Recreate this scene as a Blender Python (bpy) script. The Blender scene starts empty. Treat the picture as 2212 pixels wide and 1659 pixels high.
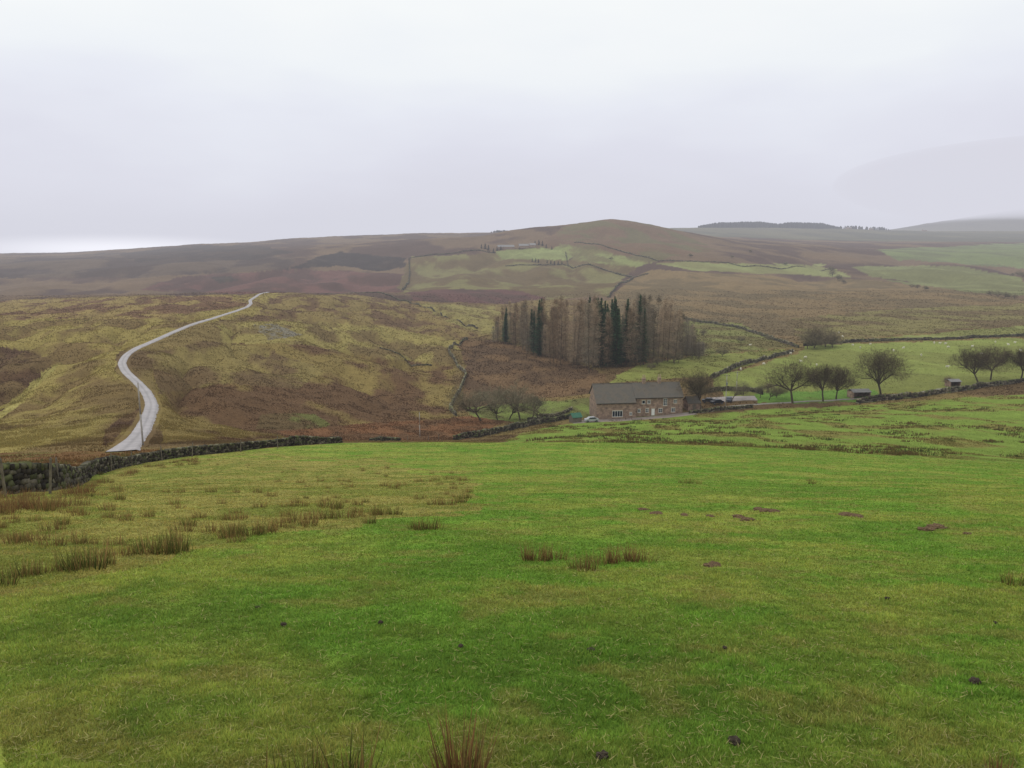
import bpy, math, numpy as np, random
from mathutils import Vector, Matrix
random.seed(7); rng=np.random.default_rng(7)
scene=bpy.context.scene; COL=scene.collection
F=1736.0; CU=1106.0; CV=829.5; P=math.radians(10.1); SP,CP=math.sin(P),math.cos(P)
def srgb(c):
    c=np.asarray(c,float)/255.0
    return np.where(c<=0.04045,c/12.92,((c+0.055)/1.055)**2.4)
# ---------- image pixel helpers: u,v image coordinates as rays from the viewpoint at the origin
def ray(u,v):
    yc=-(np.asarray(v,float)-CV)/F; dy=CP+yc*SP; dz=-SP+yc*CP
    return ((np.asarray(u,float)-CU)/F)/dy, -dz/dy      # k = X/Y , t = -Z/Y
def proj(x,y,z):
    cz=y*CP-z*SP; cy=y*SP+z*CP
    cz=np.where(cz<0.05,0.05,cz)
    return CU+F*x/cz, CV-F*cy/cz
# ---------- noise
TAB=rng.random((256,256))
def vnoise(x,y):
    xi=np.floor(x).astype(int); yi=np.floor(y).astype(int); fx=x-xi; fy=y-yi
    fx=fx*fx*(3-2*fx); fy=fy*fy*(3-2*fy)
    a=TAB[xi&255,yi&255]; b=TAB[(xi+1)&255,yi&255]; c=TAB[xi&255,(yi+1)&255]; d=TAB[(xi+1)&255,(yi+1)&255]
    return (a*(1-fx)+b*fx)*(1-fy)+(c*(1-fx)+d*fx)*fy
def fbm(x,y,w,o=4,seed=0):
    s=0;a=.5;n=0
    x=np.asarray(x,float)/w+seed*17.3; y=np.asarray(y,float)/w+seed*9.1
    for i in range(o):
        s=s+a*vnoise(x*(2**i)+i*5.2+y*.31*(i%2),y*(2**i)+i*1.7); n+=a; a*=.55
    return s/n
def sstep(a,b,x):
    t=np.clip((x-a)/(b-a),0,1); return t*t*(3-2*t)
# ---------- terrain height table
RINGS=[
(40,[(-900,1075),(0,1052),(600,1036),(1106,1034),(1700,1036),(2212,1042),(3000,1060)]),
(65,[(-900,1030),(0,1008),(600,988),(1106,990),(1700,994),(2212,1007),(3000,1030)]),
(95,[(-900,990),(0,974),(300,966),(600,958),(900,956),(1300,957),(1600,966),(1900,984),(2212,1003),(3000,1020)]),
(120,[(-900,960),(0,948),(300,930),(600,965),(1106,965),(1300,958),(1600,962),(1900,972),(2212,985),(3000,1000)]),
(155,[(-900,920),(0,912),(300,880),(450,915),(600,950),(900,958),(1106,955),(1300,942),(1600,938),(1900,937),(2212,940),(3000,950)]),
(195,[(-900,870),(0,865),(300,825),(450,870),(600,915),(900,938),(1106,935),(1300,920),(1600,908),(2212,895),(3000,890)]),
(245,[(-900,810),(0,805),(300,770),(450,800),(600,845),(900,900),(1106,905),(1250,903),(1300,901),(1480,893),(1600,883),(1900,872),(2212,855),(3000,838)]),
(300,[(-900,765),(0,757),(300,737),(450,750),(600,785),(900,850),(1000,862),(1106,862),(1300,818),(1400,815),(1600,820),(1900,820),(2212,810),(3000,790)]),
(370,[(-900,725),(0,715),(300,703),(450,705),(600,730),(900,790),(1106,790),(1300,775),(1400,773),(1600,776),(1900,776),(2212,766),(3000,750)]),
(460,[(-900,698),(0,690),(300,682),(450,680),(600,690),(900,735),(1106,735),(1300,742),(1500,742),(1600,738),(1900,735),(2212,730),(3000,720)]),
(580,[(-900,680),(0,668),(300,660),(450,656),(600,658),(900,695),(1106,712),(1500,708),(1900,700),(2212,697),(3000,690)]),
(720,[(-900,668),(0,655),(300,645),(500,638),(650,636),(900,665),(1106,685),(1500,675),(1900,670),(2212,668),(3000,660)]),
(900,[(-900,655),(0,643),(300,636),(500,631),(700,632),(900,648),(1106,655),(1500,640),(1900,640),(2212,638),(3000,635)]),
(1150,[(-900,640),(0,628),(300,632),(500,629),(700,622),(900,622),(1106,615),(1365,600),(1500,602),(1900,607),(2212,605),(3000,605)]),
(1450,[(-900,620),(0,606),(500,598),(700,588),(900,580),(1106,565),(1365,550),(1600,566),(1900,577),(2212,577),(3000,577)]),
(1800,[(-900,590),(0,582),(300,574),(500,566),(700,550),(900,540),(1106,527),(1200,514),(1320,502),(1450,520),(1600,537),(1900,552),(2212,553),(3000,550)]),
(2100,[(-900,575),(0,568),(300,558),(540,546),(700,534),(900,521),(1050,509),(1100,498),(1150,491),(1240,485),(1285,477),(1320,472),(1360,478),(1430,491),(1490,502),(1600,522),(1900,540),(2212,540),(3000,540)]),
(2600,[(-900,560),(0,556),(150,555),(300,547),(420,538),(540,533),(700,526),(900,516),(1050,512),(1320,497),(1490,512),(1700,522),(1900,527),(2212,528),(3000,528)]),
(3300,[(-900,552),(0,547),(150,546),(300,536),(420,527),(540,524),(580,520),(640,515),(760,510),(900,504),(1050,502),(1200,502),(1320,507),(1500,508),(1700,514),(1900,518),(2212,518),(3000,515)]),
(4500,[(-900,565),(0,556),(540,534),(900,512),(1300,502),(1430,494),(1500,492),(1800,494),(1920,498),(2050,500),(2212,500),(3000,495)]),
(5500,[(-900,575),(0,565),(900,530),(1800,515),(2212,510),(3000,500)]),
(7000,[(-900,590),(0,575),(900,545),(1700,530),(1900,500),(1960,490),(2050,476),(2212,450),(2400,425),(3000,400)]),
(9000,[(-900,600),(0,585),(1700,560),(2212,520),(3000,480)]),
(13000,[(-900,600),(0,590),(1700,570),(3000,540)]),
]
NK=1600; KG=np.linspace(-1.8,1.8,NK)
Yr=[1.0,5.0,15.0,27.0]; Zr=[]
for y in Yr: Zr.append(np.full(NK,-1.6-0.262*y))
for y,l in RINGS:
    ks=[];zs=[]
    for u,v in l:
        k,t=ray(u,v); ks.append(float(k)); zs.append(-float(t)*y)
    z=np.interp(KG,ks,zs)
    sg=(0.045 if y<2000 else (0.006 if y<5000 else .012))
    if y==2100: sg=.005
    n=max(1,int(4*sg/(KG[1]-KG[0]))); w=np.exp(-.5*(np.arange(-n,n+1)*(KG[1]-KG[0])/sg)**2); w/=w.sum()
    z=np.convolve(np.pad(z,n,mode='edge'),w,mode='valid')
    Yr.append(float(y)); Zr.append(z)
Zr=np.array(Zr); SR=np.log(np.array(Yr)+10)
NS=1500; SG=np.linspace(SR[0],SR[-1],NS)
h=np.diff(SR)[:,None]; dl=np.diff(Zr,axis=0)/h
m=np.zeros_like(Zr); m[0]=dl[0]; m[-1]=dl[-1]
w1=2*h[1:]+h[:-1]; w2=h[1:]+2*h[:-1]
same=(dl[1:]*dl[:-1])>0
with np.errstate(all='ignore'):
    hm=(w1+w2)/(w1/dl[:-1]+w2/dl[1:])
m[1:-1]=np.where(same,hm,0)
idx=np.clip(np.searchsorted(SR,SG,side='right')-1,0,len(SR)-2)
tt=((SG-SR[idx])/(SR[idx+1]-SR[idx]))[:,None]; hh=(SR[idx+1]-SR[idx])[:,None]
TZ=((1+2*tt)*(1-tt)**2)*Zr[idx]+tt*(1-tt)**2*hh*m[idx]+tt*tt*(3-2*tt)*Zr[idx+1]+tt*tt*(tt-1)*hh*m[idx+1]
def H0(x,y):
    x=np.asarray(x,float); y=np.asarray(y,float)
    yy=np.maximum(y,1.0); k=np.clip(x/np.maximum(yy,8.0),-1.79,1.79)
    s=np.clip(np.log(yy+10),SR[0],SR[-1]-1e-6)
    a=(s-SG[0])/(SG[1]-SG[0]); b=(k-KG[0])/(KG[1]-KG[0])
    i=np.clip(a.astype(int),0,NS-2); j=np.clip(b.astype(int),0,NK-2); a=a-i;b=b-j
    z=(TZ[i,j]*(1-b)+TZ[i,j+1]*b)*(1-a)+(TZ[i+1,j]*(1-b)+TZ[i+1,j+1]*b)*a
    return np.where(y<1,-1.6-0.262*y,z)
YS=np.exp(np.linspace(math.log(2.2),math.log(9000),5000))
def hit(u,v,ymin=2.2,smooth=True):
    k,t=ray(u,v); yy=YS[YS>=ymin]
    z=H0(k*yy,yy); tg=-z/yy
    ok=np.nonzero(tg<=t)[0]
    i=ok[0] if len(ok) else int(np.argmin(np.abs(tg-t)))
    y=float(yy[i]); x=float(k*y)
    return x,y
def resample(pts,step,sm=0):
    p=np.array(pts,float)
    d=np.r_[0,np.cumsum(np.hypot(*np.diff(p,axis=0).T))]; n=max(3,int(d[-1]/step)); s=np.linspace(0,d[-1],n)
    q=np.stack([np.interp(s,d,p[:,0]),np.interp(s,d,p[:,1])],-1)
    if sm:
        w=int(sm/step); 
        if w>0:
            kx=np.ones(2*w+1)/(2*w+1)
            for _ in range(2):
                q=np.stack([np.convolve(np.pad(q[:,i],w,mode='reflect',reflect_type='odd'),kx,'valid') for i in(0,1)],-1)
    return q
def path(uv,ymin,step,sm): return resample([hit(u,v,ymin) for u,v in uv],step,sm)
roaduv=[(262,976),(280,960),(303,935),(320,900),(328,875),(318,850),(296,825),(272,805),(262,785),(272,768),(295,752),(330,738),(370,720),(420,700),(470,684),(510,672),(533,664),(542,656),(540,649),(554,640),(590,631)]
RQ=path(roaduv,80,1.5,6)
_o=np.argsort(RQ[:,1]); RY,RX=RQ[_o,1],RQ[_o,0]
def H(x,y):
    x=np.asarray(x,float); y=np.asarray(y,float)
    z=H0(x,y)
    dr=x-np.interp(y,RY,RX); rm=1-.97*np.exp(-(dr/np.where(y<300,5.5,12))**4)*((y>85)&(y<RY[-1]+60))
    z=z+(fbm(x,y,2.6,3,1)-.5)*.2*sstep(3,10,y)*rm
    z=z+(fbm(x,y,14,5,2)-.5)*1.7*sstep(112,180,y)*(1-.85*np.exp(-((x-35)**2+(y-250)**2)/2500.))*rm
    gl=fbm(x*1.1+y*.35,y*.6-x*.2,48,4,6); gl=1-np.abs(gl-.5)*4
    z=z-np.clip(gl,0,1)**2*5.2*sstep(130,200,y)*(1-sstep(700,1000,y))*sstep(-20,-70,x-(y-240)*.12)*rm
    z=z+(fbm(x,y,60,4,3)-.5)*5*sstep(350,800,y)*rm
    far=sstep(900,1500,y)*(1-sstep(1750,2050,y)*.6)
    z=z+(fbm(x,y,260,5,4)-.5)*20*far
    g2=1-np.abs(fbm(x*1.2,y*.6,330,4,9)-.5)*4
    z=z-np.clip(g2,0,1)**2*16*sstep(900,1300,y)*(1-sstep(1700,2000,y))
    return z
def G(x,y): return float(H(np.array([x]),np.array([y]))[0])
def at(u,Y,v=850):
    k,_=ray(u,v); return float(k)*Y,Y
# ---------- mesh helpers
def mesh_np(name,V,Fc,cols=None,smooth=False):
    V=np.asarray(V,np.float32); Fc=np.asarray(Fc,np.int32)
    me=bpy.data.meshes.new(name); me.vertices.add(len(V)); me.vertices.foreach_set('co',V.ravel())
    n=Fc.shape[1]; me.loops.add(Fc.size); me.loops.foreach_set('vertex_index',Fc.ravel())
    me.polygons.add(len(Fc)); me.polygons.foreach_set('loop_start',np.arange(0,Fc.size,n,dtype=np.int32))
    me.polygons.foreach_set('loop_total',np.full(len(Fc),n,np.int32))
    if smooth: me.polygons.foreach_set('use_smooth',np.ones(len(Fc),bool))
    me.update(calc_edges=True)
    if cols is not None:
        a=me.color_attributes.new('Col','FLOAT_COLOR','POINT')
        c=np.ones((len(V),4),np.float32); c[:,:3]=cols; a.data.foreach_set('color',c.ravel())
    return me
def obj(name,me,mat=None,parent=None,loc=None,**kw):
    o=bpy.data.objects.new(name,me); COL.objects.link(o)
    if mat is not None and me is not None and len(me.materials)==0: me.materials.append(mat)
    if parent is not None: o.parent=parent
    if loc is not None: o.location=loc
    for a,b in kw.items(): o[a]=b
    return o
class MB:
    def __init__(s): s.v=[];s.f=[]
    def add(s,V,Fs):
        n=len(s.v); s.v+= [tuple(p) for p in V]; s.f+=[tuple(i+n for i in f) for f in Fs]
    def box(s,x0,x1,y0,y1,z0,z1):
        s.add([(x0,y0,z0),(x1,y0,z0),(x1,y1,z0),(x0,y1,z0),(x0,y0,z1),(x1,y0,z1),(x1,y1,z1),(x0,y1,z1)],
        [(0,3,2,1),(4,5,6,7),(0,1,5,4),(1,2,6,5),(2,3,7,6),(3,0,4,7)])
    def tube(s,p0,p1,r0,r1,n=6,cap=True):
        p0=Vector(p0);p1=Vector(p1);d=(p1-p0); 
        if d.length<1e-6: return
        d.normalize(); a=d.orthogonal().normalized(); b=d.cross(a); V=[]
        for p,r in((p0,r0),(p1,r1)):
            for i in range(n):
                t=2*math.pi*i/n; V.append(p+a*(r*math.cos(t))+b*(r*math.sin(t)))
        Fs=[(i,(i+1)%n,n+(i+1)%n,n+i) for i in range(n)]
        if cap: Fs+= [tuple(range(n-1,-1,-1)),tuple(range(n,2*n))]
        s.add(V,Fs)
    def mesh(s,name,smooth=False):
        me=bpy.data.meshes.new(name); me.from_pydata(s.v,[],s.f); me.update()
        if smooth:
            for p in me.polygons: p.use_smooth=True
        return me
# ---------- materials
def nodes(name):
    m=bpy.data.materials.new(name); m.use_nodes=True; nt=m.node_tree; b=nt.nodes['Principled BSDF']
    b.inputs['Roughness'].default_value=.9; b.inputs['Specular IOR Level'].default_value=.15
    return m,nt,b
def N(nt,t,**kw):
    n=nt.nodes.new(t)
    for a,b in kw.items(): setattr(n,a,b)
    return n
def noise_val(nt,scale,detail=4,lo=.7,hi=1.3,stretch=None):
    g=N(nt,'ShaderNodeNewGeometry'); n=N(nt,'ShaderNodeTexNoise'); n.inputs['Scale'].default_value=scale; n.inputs['Detail'].default_value=detail
    nt.links.new(g.outputs['Position'],n.inputs['Vector'])
    r=N(nt,'ShaderNodeMapRange'); r.inputs[1].default_value=.3; r.inputs[2].default_value=.7; r.inputs[3].default_value=lo; r.inputs[4].default_value=hi
    nt.links.new(n.outputs[0],r.inputs[0]); return r.outputs[0],n
def mul(nt,a,b):
    v=N(nt,'ShaderNodeVectorMath',operation='SCALE'); nt.links.new(a,v.inputs[0]); nt.links.new(b,v.inputs['Scale']); return v.outputs[0]
def simple(name,rgb,scale=3,lo=.7,hi=1.3,rough=.9,attr=False,bump=0,detail=4,rgb2=None):
    m,nt,b=nodes(name); b.inputs['Roughness'].default_value=rough
    if attr:
        c=N(nt,'ShaderNodeVertexColor'); c.layer_name='Col'; c=c.outputs[0]
    else:
        c=N(nt,'ShaderNodeRGB'); c.outputs[0].default_value=(*srgb(rgb),1); c=c.outputs[0]
    nv,nn=noise_val(nt,scale,detail,lo,hi)
    if rgb2 is not None:
        mx=N(nt,'ShaderNodeMixRGB'); rr=N(nt,'ShaderNodeMapRange'); rr.inputs[1].default_value=.42; rr.inputs[2].default_value=.58
        nt.links.new(nn.outputs[0],rr.inputs[0]); nt.links.new(rr.outputs[0],mx.inputs[0]); nt.links.new(c,mx.inputs[1]); mx.inputs[2].default_value=(*srgb(rgb2),1); c=mx.outputs[0]
    c=mul(nt,c,nv); nt.links.new(c,b.inputs['Base Color'])
    if bump:
        bp=N(nt,'ShaderNodeBump'); bp.inputs['Distance'].default_value=bump; nt.links.new(nn.outputs[0],bp.inputs['Height']); nt.links.new(bp.outputs[0],b.inputs['Normal'])
    return m
# ---------- land cover
def S(*c): return srgb(c)
LC=[ # polygon, colour A, colour B, patch wavelength, threshold, ymin, ymax
([(-900,300),(3200,300),(3200,1100),(-900,1100)],(116,100,62),(98,80,54),24,.52,90,1e5),
([(-900,300),(3200,300),(3200,650),(-900,650)],(104,86,66),(80,64,54),110,.5,850,1e5),
([(1400,300),(3200,300),(3200,560),(1400,560)],(96,92,70),(82,80,64),300,.5,3000,1e5),
([(-900,640),(0,655),(500,636),(600,632),(560,680),(430,700),(260,760),(250,800),(330,880),(250,970),(0,1010),(-900,1100)],(136,122,70),(110,92,58),22,.54,90,900),
([(-900,640),(0,650),(480,636),(540,660),(300,690),(0,690),(-900,690)],(134,116,72),(104,80,58),26,.54,400,900),
([(-900,1000),(-200,745),(0,748),(70,758),(112,775),(108,798),(60,840),(0,893),(-900,1010)],(84,64,46),(100,82,54),12,.55,90,600),  # far-left bank: relief put mostly into dark colour, little real shape
([(-900,1020),(0,885),(60,832),(112,792),(124,784),(118,802),(66,848),(6,902),(-900,1040)],(146,136,80),(132,120,68),12,.6,90,600),  # pale rim of the dark bank, its relief likewise put into colour
([(215,950),(235,918),(285,895),(305,878),(298,905),(262,932),(228,965)],(82,62,46),(100,80,54),4,.5,90,260),
([(590,640),(760,634),(900,660),(1060,720),(1000,735),(800,712),(640,700),(540,690)],(122,106,66),(98,78,56),14,.52,300,1000),
([(480,700),(640,690),(820,705),(1000,735),(1010,790),(820,775),(640,750),(470,745)],(134,122,72),(106,90,58),18,.54,150,700),
([(545,700),(600,702),(655,724),(580,736)],(118,112,98),(112,100,66),3,.5,150,900),
([(330,800),(440,740),(640,745),(820,775),(980,790),(980,900),(620,945),(350,960),(340,880)],(94,72,50),(122,106,62),22,.49,100,500),
([(330,760),(440,738),(560,748),(700,800),(640,840),(480,830),(340,850)],(124,110,66),(100,82,56),18,.53,100,500),
([(560,895),(680,895),(720,915),(700,930),(560,925)],(96,96,52),(92,76,50),8,.5,100,500),
([(600,930),(800,915),(1000,900),(1110,900),(1010,952),(620,955)],(112,80,54),(96,72,50),6,.5,120,500),
([(990,735),(1080,735),(1200,765),(1310,812),(1275,850),(1080,870),(990,890),(1010,800)],(106,84,60),(88,70,52),12,.5,200,600),  # bracken brown; its dark patches also stand in for stream gully shading
([(1000,880),(1100,875),(1280,858),(1280,900),(1130,915),(1020,900)],(108,118,60),(94,94,54),7,.5,180,500),
([(380,600),(620,582),(880,592),(860,632),(500,634),(300,625)],(98,70,62),(80,60,52),60,.5,850,3000),
([(0,560),(420,535),(640,560),(620,582),(300,600),(0,600)],(88,74,60),(70,58,50),90,.5,850,4000),
([(250,548),(420,530),(560,530),(640,545),(560,560),(300,568)],(72,60,50),(64,54,46),60,.5,1200,4000),
([(615,582),(700,550),(740,544),(870,558),(882,578),(820,587),(720,574)],(54,46,40),(64,54,46),25,.6,850,3000),
([(450,600),(500,598),(520,608),(470,612)],(64,54,46),(70,60,48),25,.6,850,3000),
([(885,553),(1080,545),(1100,560),(1230,560),(1370,577),(1310,640),(1100,655),(868,635),(868,610)],(112,106,68),(96,82,56),45,.5,700,3000),
([(880,632),(1000,622),(1130,628),(1180,645),(1100,657),(900,650)],(92,66,60),(80,62,54),40,.5,700,3000),
([(900,655),(1070,662),(1075,720),(1050,725),(960,690)],(130,120,72),(106,92,58),18,.5,400,1000),
([(1130,540),(1200,500),(1260,470),(1330,440),(1440,480),(1540,540),(1400,565),(1300,545)],(104,84,64),(98,90,62),60,.5,1200,3000),
([(1065,542),(1222,532),(1228,561),(1092,561)],(128,134,84),(118,122,76),30,.5,1000,3000),
([(1210,527),(1300,543),(1400,566),(1372,577),(1232,561)],(122,126,78),(106,100,66),30,.5,1000,3000),
([(1400,566),(1780,572),(1845,600),(1640,592),(1500,585)],(128,130,82),(118,116,74),60,.5,900,3000),
([(1840,574),(2080,575),(2200,600),(2280,645),(2000,622),(1860,590)],(116,118,76),(104,104,66),60,.5,900,3000),
([(1890,540),(2212,524),(2700,520),(2700,580),(2212,580),(1950,562)],(108,116,74),(100,104,70),90,.5,1000,4000),
([(1380,582),(1640,595),(1900,606),(2212,645),(2600,650),(2600,680),(2212,690),(1900,722),(1750,742),(1480,700),(1300,690),(1320,640)],(116,98,68),(100,86,60),34,.5,450,1300),
([(1700,690),(1900,670),(2212,655),(2600,650),(2600,690),(2212,700),(1850,732),(1740,745)],(116,108,66),(98,84,56),24,.5,400,1300),
([(1480,692),(1600,700),(1725,750),(1500,768),(1400,770)],(112,112,64),(100,92,56),12,.5,300,800),
([(1380,790),(1500,768),(1705,755),(1545,812),(1400,822),(1300,830)],(120,124,64),(110,110,58),14,.47,200,700),
([(1540,815),(1720,765),(1740,747),(2212,730),(2700,722),(2700,810),(2212,822),(1950,850),(1560,858)],(122,130,66),(112,116,60),18,.5,200,700),
([(1830,738),(2212,702),(2700,690),(2700,716),(2212,724),(1860,738)],(124,128,72),(114,114,64),30,.5,400,900),
([(1000,1100),(1060,960),(1150,930),(1290,903),(1480,895),(1640,885),(1850,876),(2212,850),(2700,830),(3300,1060),(3300,1200)],(110,128,54),(116,110,58),7,.56,99,300),
([(1630,850),(1900,842),(1900,868),(1640,872)],(94,124,52),(100,114,54),9,.5,180,400),
]
NEAR_G=[S(100,132,46),S(132,142,62),S(88,118,40)]
wallline=[(-900,1140),(-150,1080),(0,1068),(130,1058),(200,1025),(300,1000),(420,984),(560,969),(735,957),(900,955)]
RUSHZ=[(-900,1500),(-900,1050),(0,1062),(130,1055),(300,998),(420,982),(560,985),(800,1000),(1030,1022),(1020,1090),(800,1135),(560,1160),(400,1190),(200,1250),(0,1290)]
def inpoly(u,v,poly):
    c=np.zeros(u.shape,bool); n=len(poly); j=n-1
    for i in range(n):
        x1,y1=poly[i];x2,y2=poly[j]
        if y1!=y2:
            c^=((y1>v)!=(y2>v))&(u<(x2-x1)*(v-y1)/(y2-y1)+x1)
        j=i
    return c
def land(x,y,z):
    u,v=proj(x,y,z)
    def wp(s): return np.where(y<100,fbm(x,y,2.5,3,s),np.where(y<700,fbm(x,y*.5,9,4,s),fbm(x,y*.5,45,4,s)))-.5
    wu=wp(7); wv=wp(8)
    u2=u+wu*34; v2=v+wv*9
    a=fbm(x,y,2.6,4,11); b=fbm(x,y,.9,4,12); d=fbm(x,y,.22,3,13); e=fbm(x,y,6,3,14)
    left=sstep(1200,500,u)*.10
    ty=sstep(.40,.62,a*.6+b*.4+left)[...,None]; td=sstep(.50,.70,b*.6+e*.4)[...,None]*.6
    c=NEAR_G[0]*(1-ty)+NEAR_G[1]*ty; c=c*(1-td)+NEAR_G[2]*td
    c=c*(.76+.48*d)[...,None]
    bare=sstep(.59,.70,fbm(x,y,.6,3,15))[...,None]*.45; c=c*(1-bare)+S(134,128,68)*bare
    vv=v+wv*60; uu=u+wu*120
    r=inpoly(uu,vv,RUSHZ)&(y<100)
    rr=sstep(.42,.60,b*.6+a*.4)[...,None]
    cr=S(146,136,74)*(1-rr)+S(118,122,56)*rr; cr=cr*(.78+.44*d)[...,None]
    r2=r[...,None]*.85; c=c*(1-r2)+cr*r2
    vw=np.interp(u,[p[0] for p in wallline],[p[1] for p in wallline])
    bw=((v<vw)&(u<900)&(y>25))[...,None]
    q=sstep(.45,.6,fbm(x,y,3,4,16))[...,None]
    c=np.where(bw,(S(112,84,52)*(1-q)+S(104,94,52)*q)*(.7+.6*b[...,None]),c)
    far=(y>100)
    for poly,A,B,w,th,y0,y1 in LC:
        mk=inpoly(u2,v2,poly)&(y>y0)&(y<y1)
        if y0<=98: mk=mk&(far|bw[...,0])
        if not mk.any(): continue
        X=x[mk];Y_=y[mk]
        n=fbm(X*1.1+Y_*.25,Y_*.5,w,6,int(w)+3); t=sstep(th-.08,th+.08,n)[...,None]
        n2=fbm(X,Y_*.6,w*.16,4,31); n3=fbm(X,Y_*.6,w*.5,3,33)
        c[mk]=(srgb(A)*(1-t)+srgb(B)*t)*(.80+.20*n2+.28*n3)[...,None]*(1.04 if y0<900 else 1)
    return c
rows=np.concatenate([np.linspace(-6,2.2,10)[:-1],np.exp(np.linspace(math.log(2.2),math.log(13000),1150))])
kin=np.linspace(-.70,.70,1080); kout=np.linspace(.71,1.5,50)
kk=np.concatenate([-kout[::-1],kin,kout])
Yg,Kg=np.meshgrid(rows,kk,indexing='ij'); Xg=Kg*np.maximum(Yg,0)+Kg*8*np.exp(-np.maximum(Yg,0)/8)
Zg=H(Xg,Yg); nr,nc=Xg.shape
cols=land(Xg.ravel(),Yg.ravel(),Zg.ravel()).reshape(nr,nc,3)
ii=np.arange(nr*nc).reshape(nr,nc)
Fq=np.stack([ii[:-1,:-1],ii[:-1,1:],ii[1:,1:],ii[1:,:-1]],-1).reshape(-1,4)
me=mesh_np('terrain',np.stack([Xg,Yg,Zg],-1).reshape(-1,3),Fq,cols.reshape(-1,3),True)
mt,nt,b=nodes('moorland_and_pasture'); b.inputs['Roughness'].default_value=1; b.inputs['Specular IOR Level'].default_value=.05
vc=N(nt,'ShaderNodeVertexColor'); vc.layer_name='Col'; c=vc.outputs[0]
for sc,lo,hi in((.25,.90,1.10),(1.1,.86,1.14),(7,.74,1.26),(40,.72,1.28)):
    nv,nn=noise_val(nt,sc,5,lo,hi); c=mul(nt,c,nv)
    if sc==1.1: bn2=nn
    if sc==7: bn=nn
nt.links.new(c,b.inputs['Base Color'])
bp=N(nt,'ShaderNodeBump'); bp.inputs['Distance'].default_value=.06; nt.links.new(bn.outputs[0],bp.inputs['Height'])
bp2=N(nt,'ShaderNodeBump'); bp2.inputs['Distance'].default_value=.22; nt.links.new(bn2.outputs[0],bp2.inputs['Height']); nt.links.new(bp.outputs[0],bp2.inputs['Normal']); nt.links.new(bp2.outputs[0],b.inputs['Normal'])
obj('terrain',me,mt,kind='structure')
# ---------- grass
def grass(name,n,ymin,ymax,mixu):
    a=rng.random(n); inv=1/ymax+(1/ymin-1/ymax)*a; Y=1/inv
    m2=rng.random(n)<mixu; Y=np.where(m2,np.exp(math.log(ymin)+rng.random(n)*math.log(ymax/ymin)),Y)
    K=(rng.random(n)*2-1)*.70; X=K*Y
    u,v=proj(X,Y,H0(X,Y)); vw=np.interp(u,[p[0] for p in wallline],[p[1] for p in wallline])
    keep=(v>vw+2); X=X[keep];Y=Y[keep]; n=len(X); Z=H(X,Y)
    col=land(X,Y,Z)
    tuft=np.clip(fbm(X,Y,.13,3,40)*1.6-.3+fbm(X,Y,1.1,2,41)*.5-.25,.1,1.3)
    L=(.011+.029*tuft)*(.6+.8*rng.random(n))*(1+.010*Y); W=(.0013+.0008*Y)*(.7+.6*rng.random(n))
    az=rng.random(n)*2*math.pi; lean=.1+rng.random(n)**.8*1.15
    straw=rng.random(n)<.009
    lean=np.where(straw,1.40,lean); L=np.where(straw,.025+.045*rng.random(n),L); W=np.where(straw,W*.55,W)
    dx=np.cos(az)*np.sin(lean);dy=np.sin(az)*np.sin(lean);dz=np.cos(lean)
    sa=az+math.pi/2+(rng.random(n)-.5)*2; sx=np.cos(sa)*W;sy=np.sin(sa)*W
    zb=np.where(straw,Z+.02,Z-.004)
    A=np.stack([X-sx,Y-sy,zb],-1);B=np.stack([X+sx,Y+sy,zb],-1);C=np.stack([X+dx*L,Y+dy*L,zb+np.maximum(dz*L,.006)],-1)
    V=np.stack([A,B,C],1).reshape(-1,3)
    br=(.70+.62*rng.random(n))[:,None]*(.82+.46*tuft[:,None]); hue=rng.random(n)[:,None]
    cb=col*br*(1+np.array([.34,.06,.1])*(hue-.40)*1.1)
    cb=np.where(straw[:,None],srgb((172,162,104))*br*.85,cb)
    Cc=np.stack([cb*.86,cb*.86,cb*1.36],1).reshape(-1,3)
    return mesh_np(name,V,np.arange(3*n).reshape(-1,3),Cc)
mg,nt,b=nodes('grass_blades'); vc=N(nt,'ShaderNodeVertexColor'); vc.layer_name='Col'
nt.links.new(vc.outputs[0],b.inputs['Base Color']); b.inputs['Roughness'].default_value=.65; b.inputs['Specular IOR Level'].default_value=.2
tr=N(nt,'ShaderNodeBsdfTranslucent'); nt.links.new(vc.outputs[0],tr.inputs[0]); mx=N(nt,'ShaderNodeMixShader'); mx.inputs[0].default_value=.35
out=nt.nodes['Material Output']; nt.links.new(b.outputs[0],mx.inputs[1]); nt.links.new(tr.outputs[0],mx.inputs[2]); nt.links.new(mx.outputs[0],out.inputs[0])
obj('pasture_grass',grass('pasture_grass',1200000,2.9,100,.3),mg,kind='stuff',label='short grazed green pasture grass with straw blades')
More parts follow.
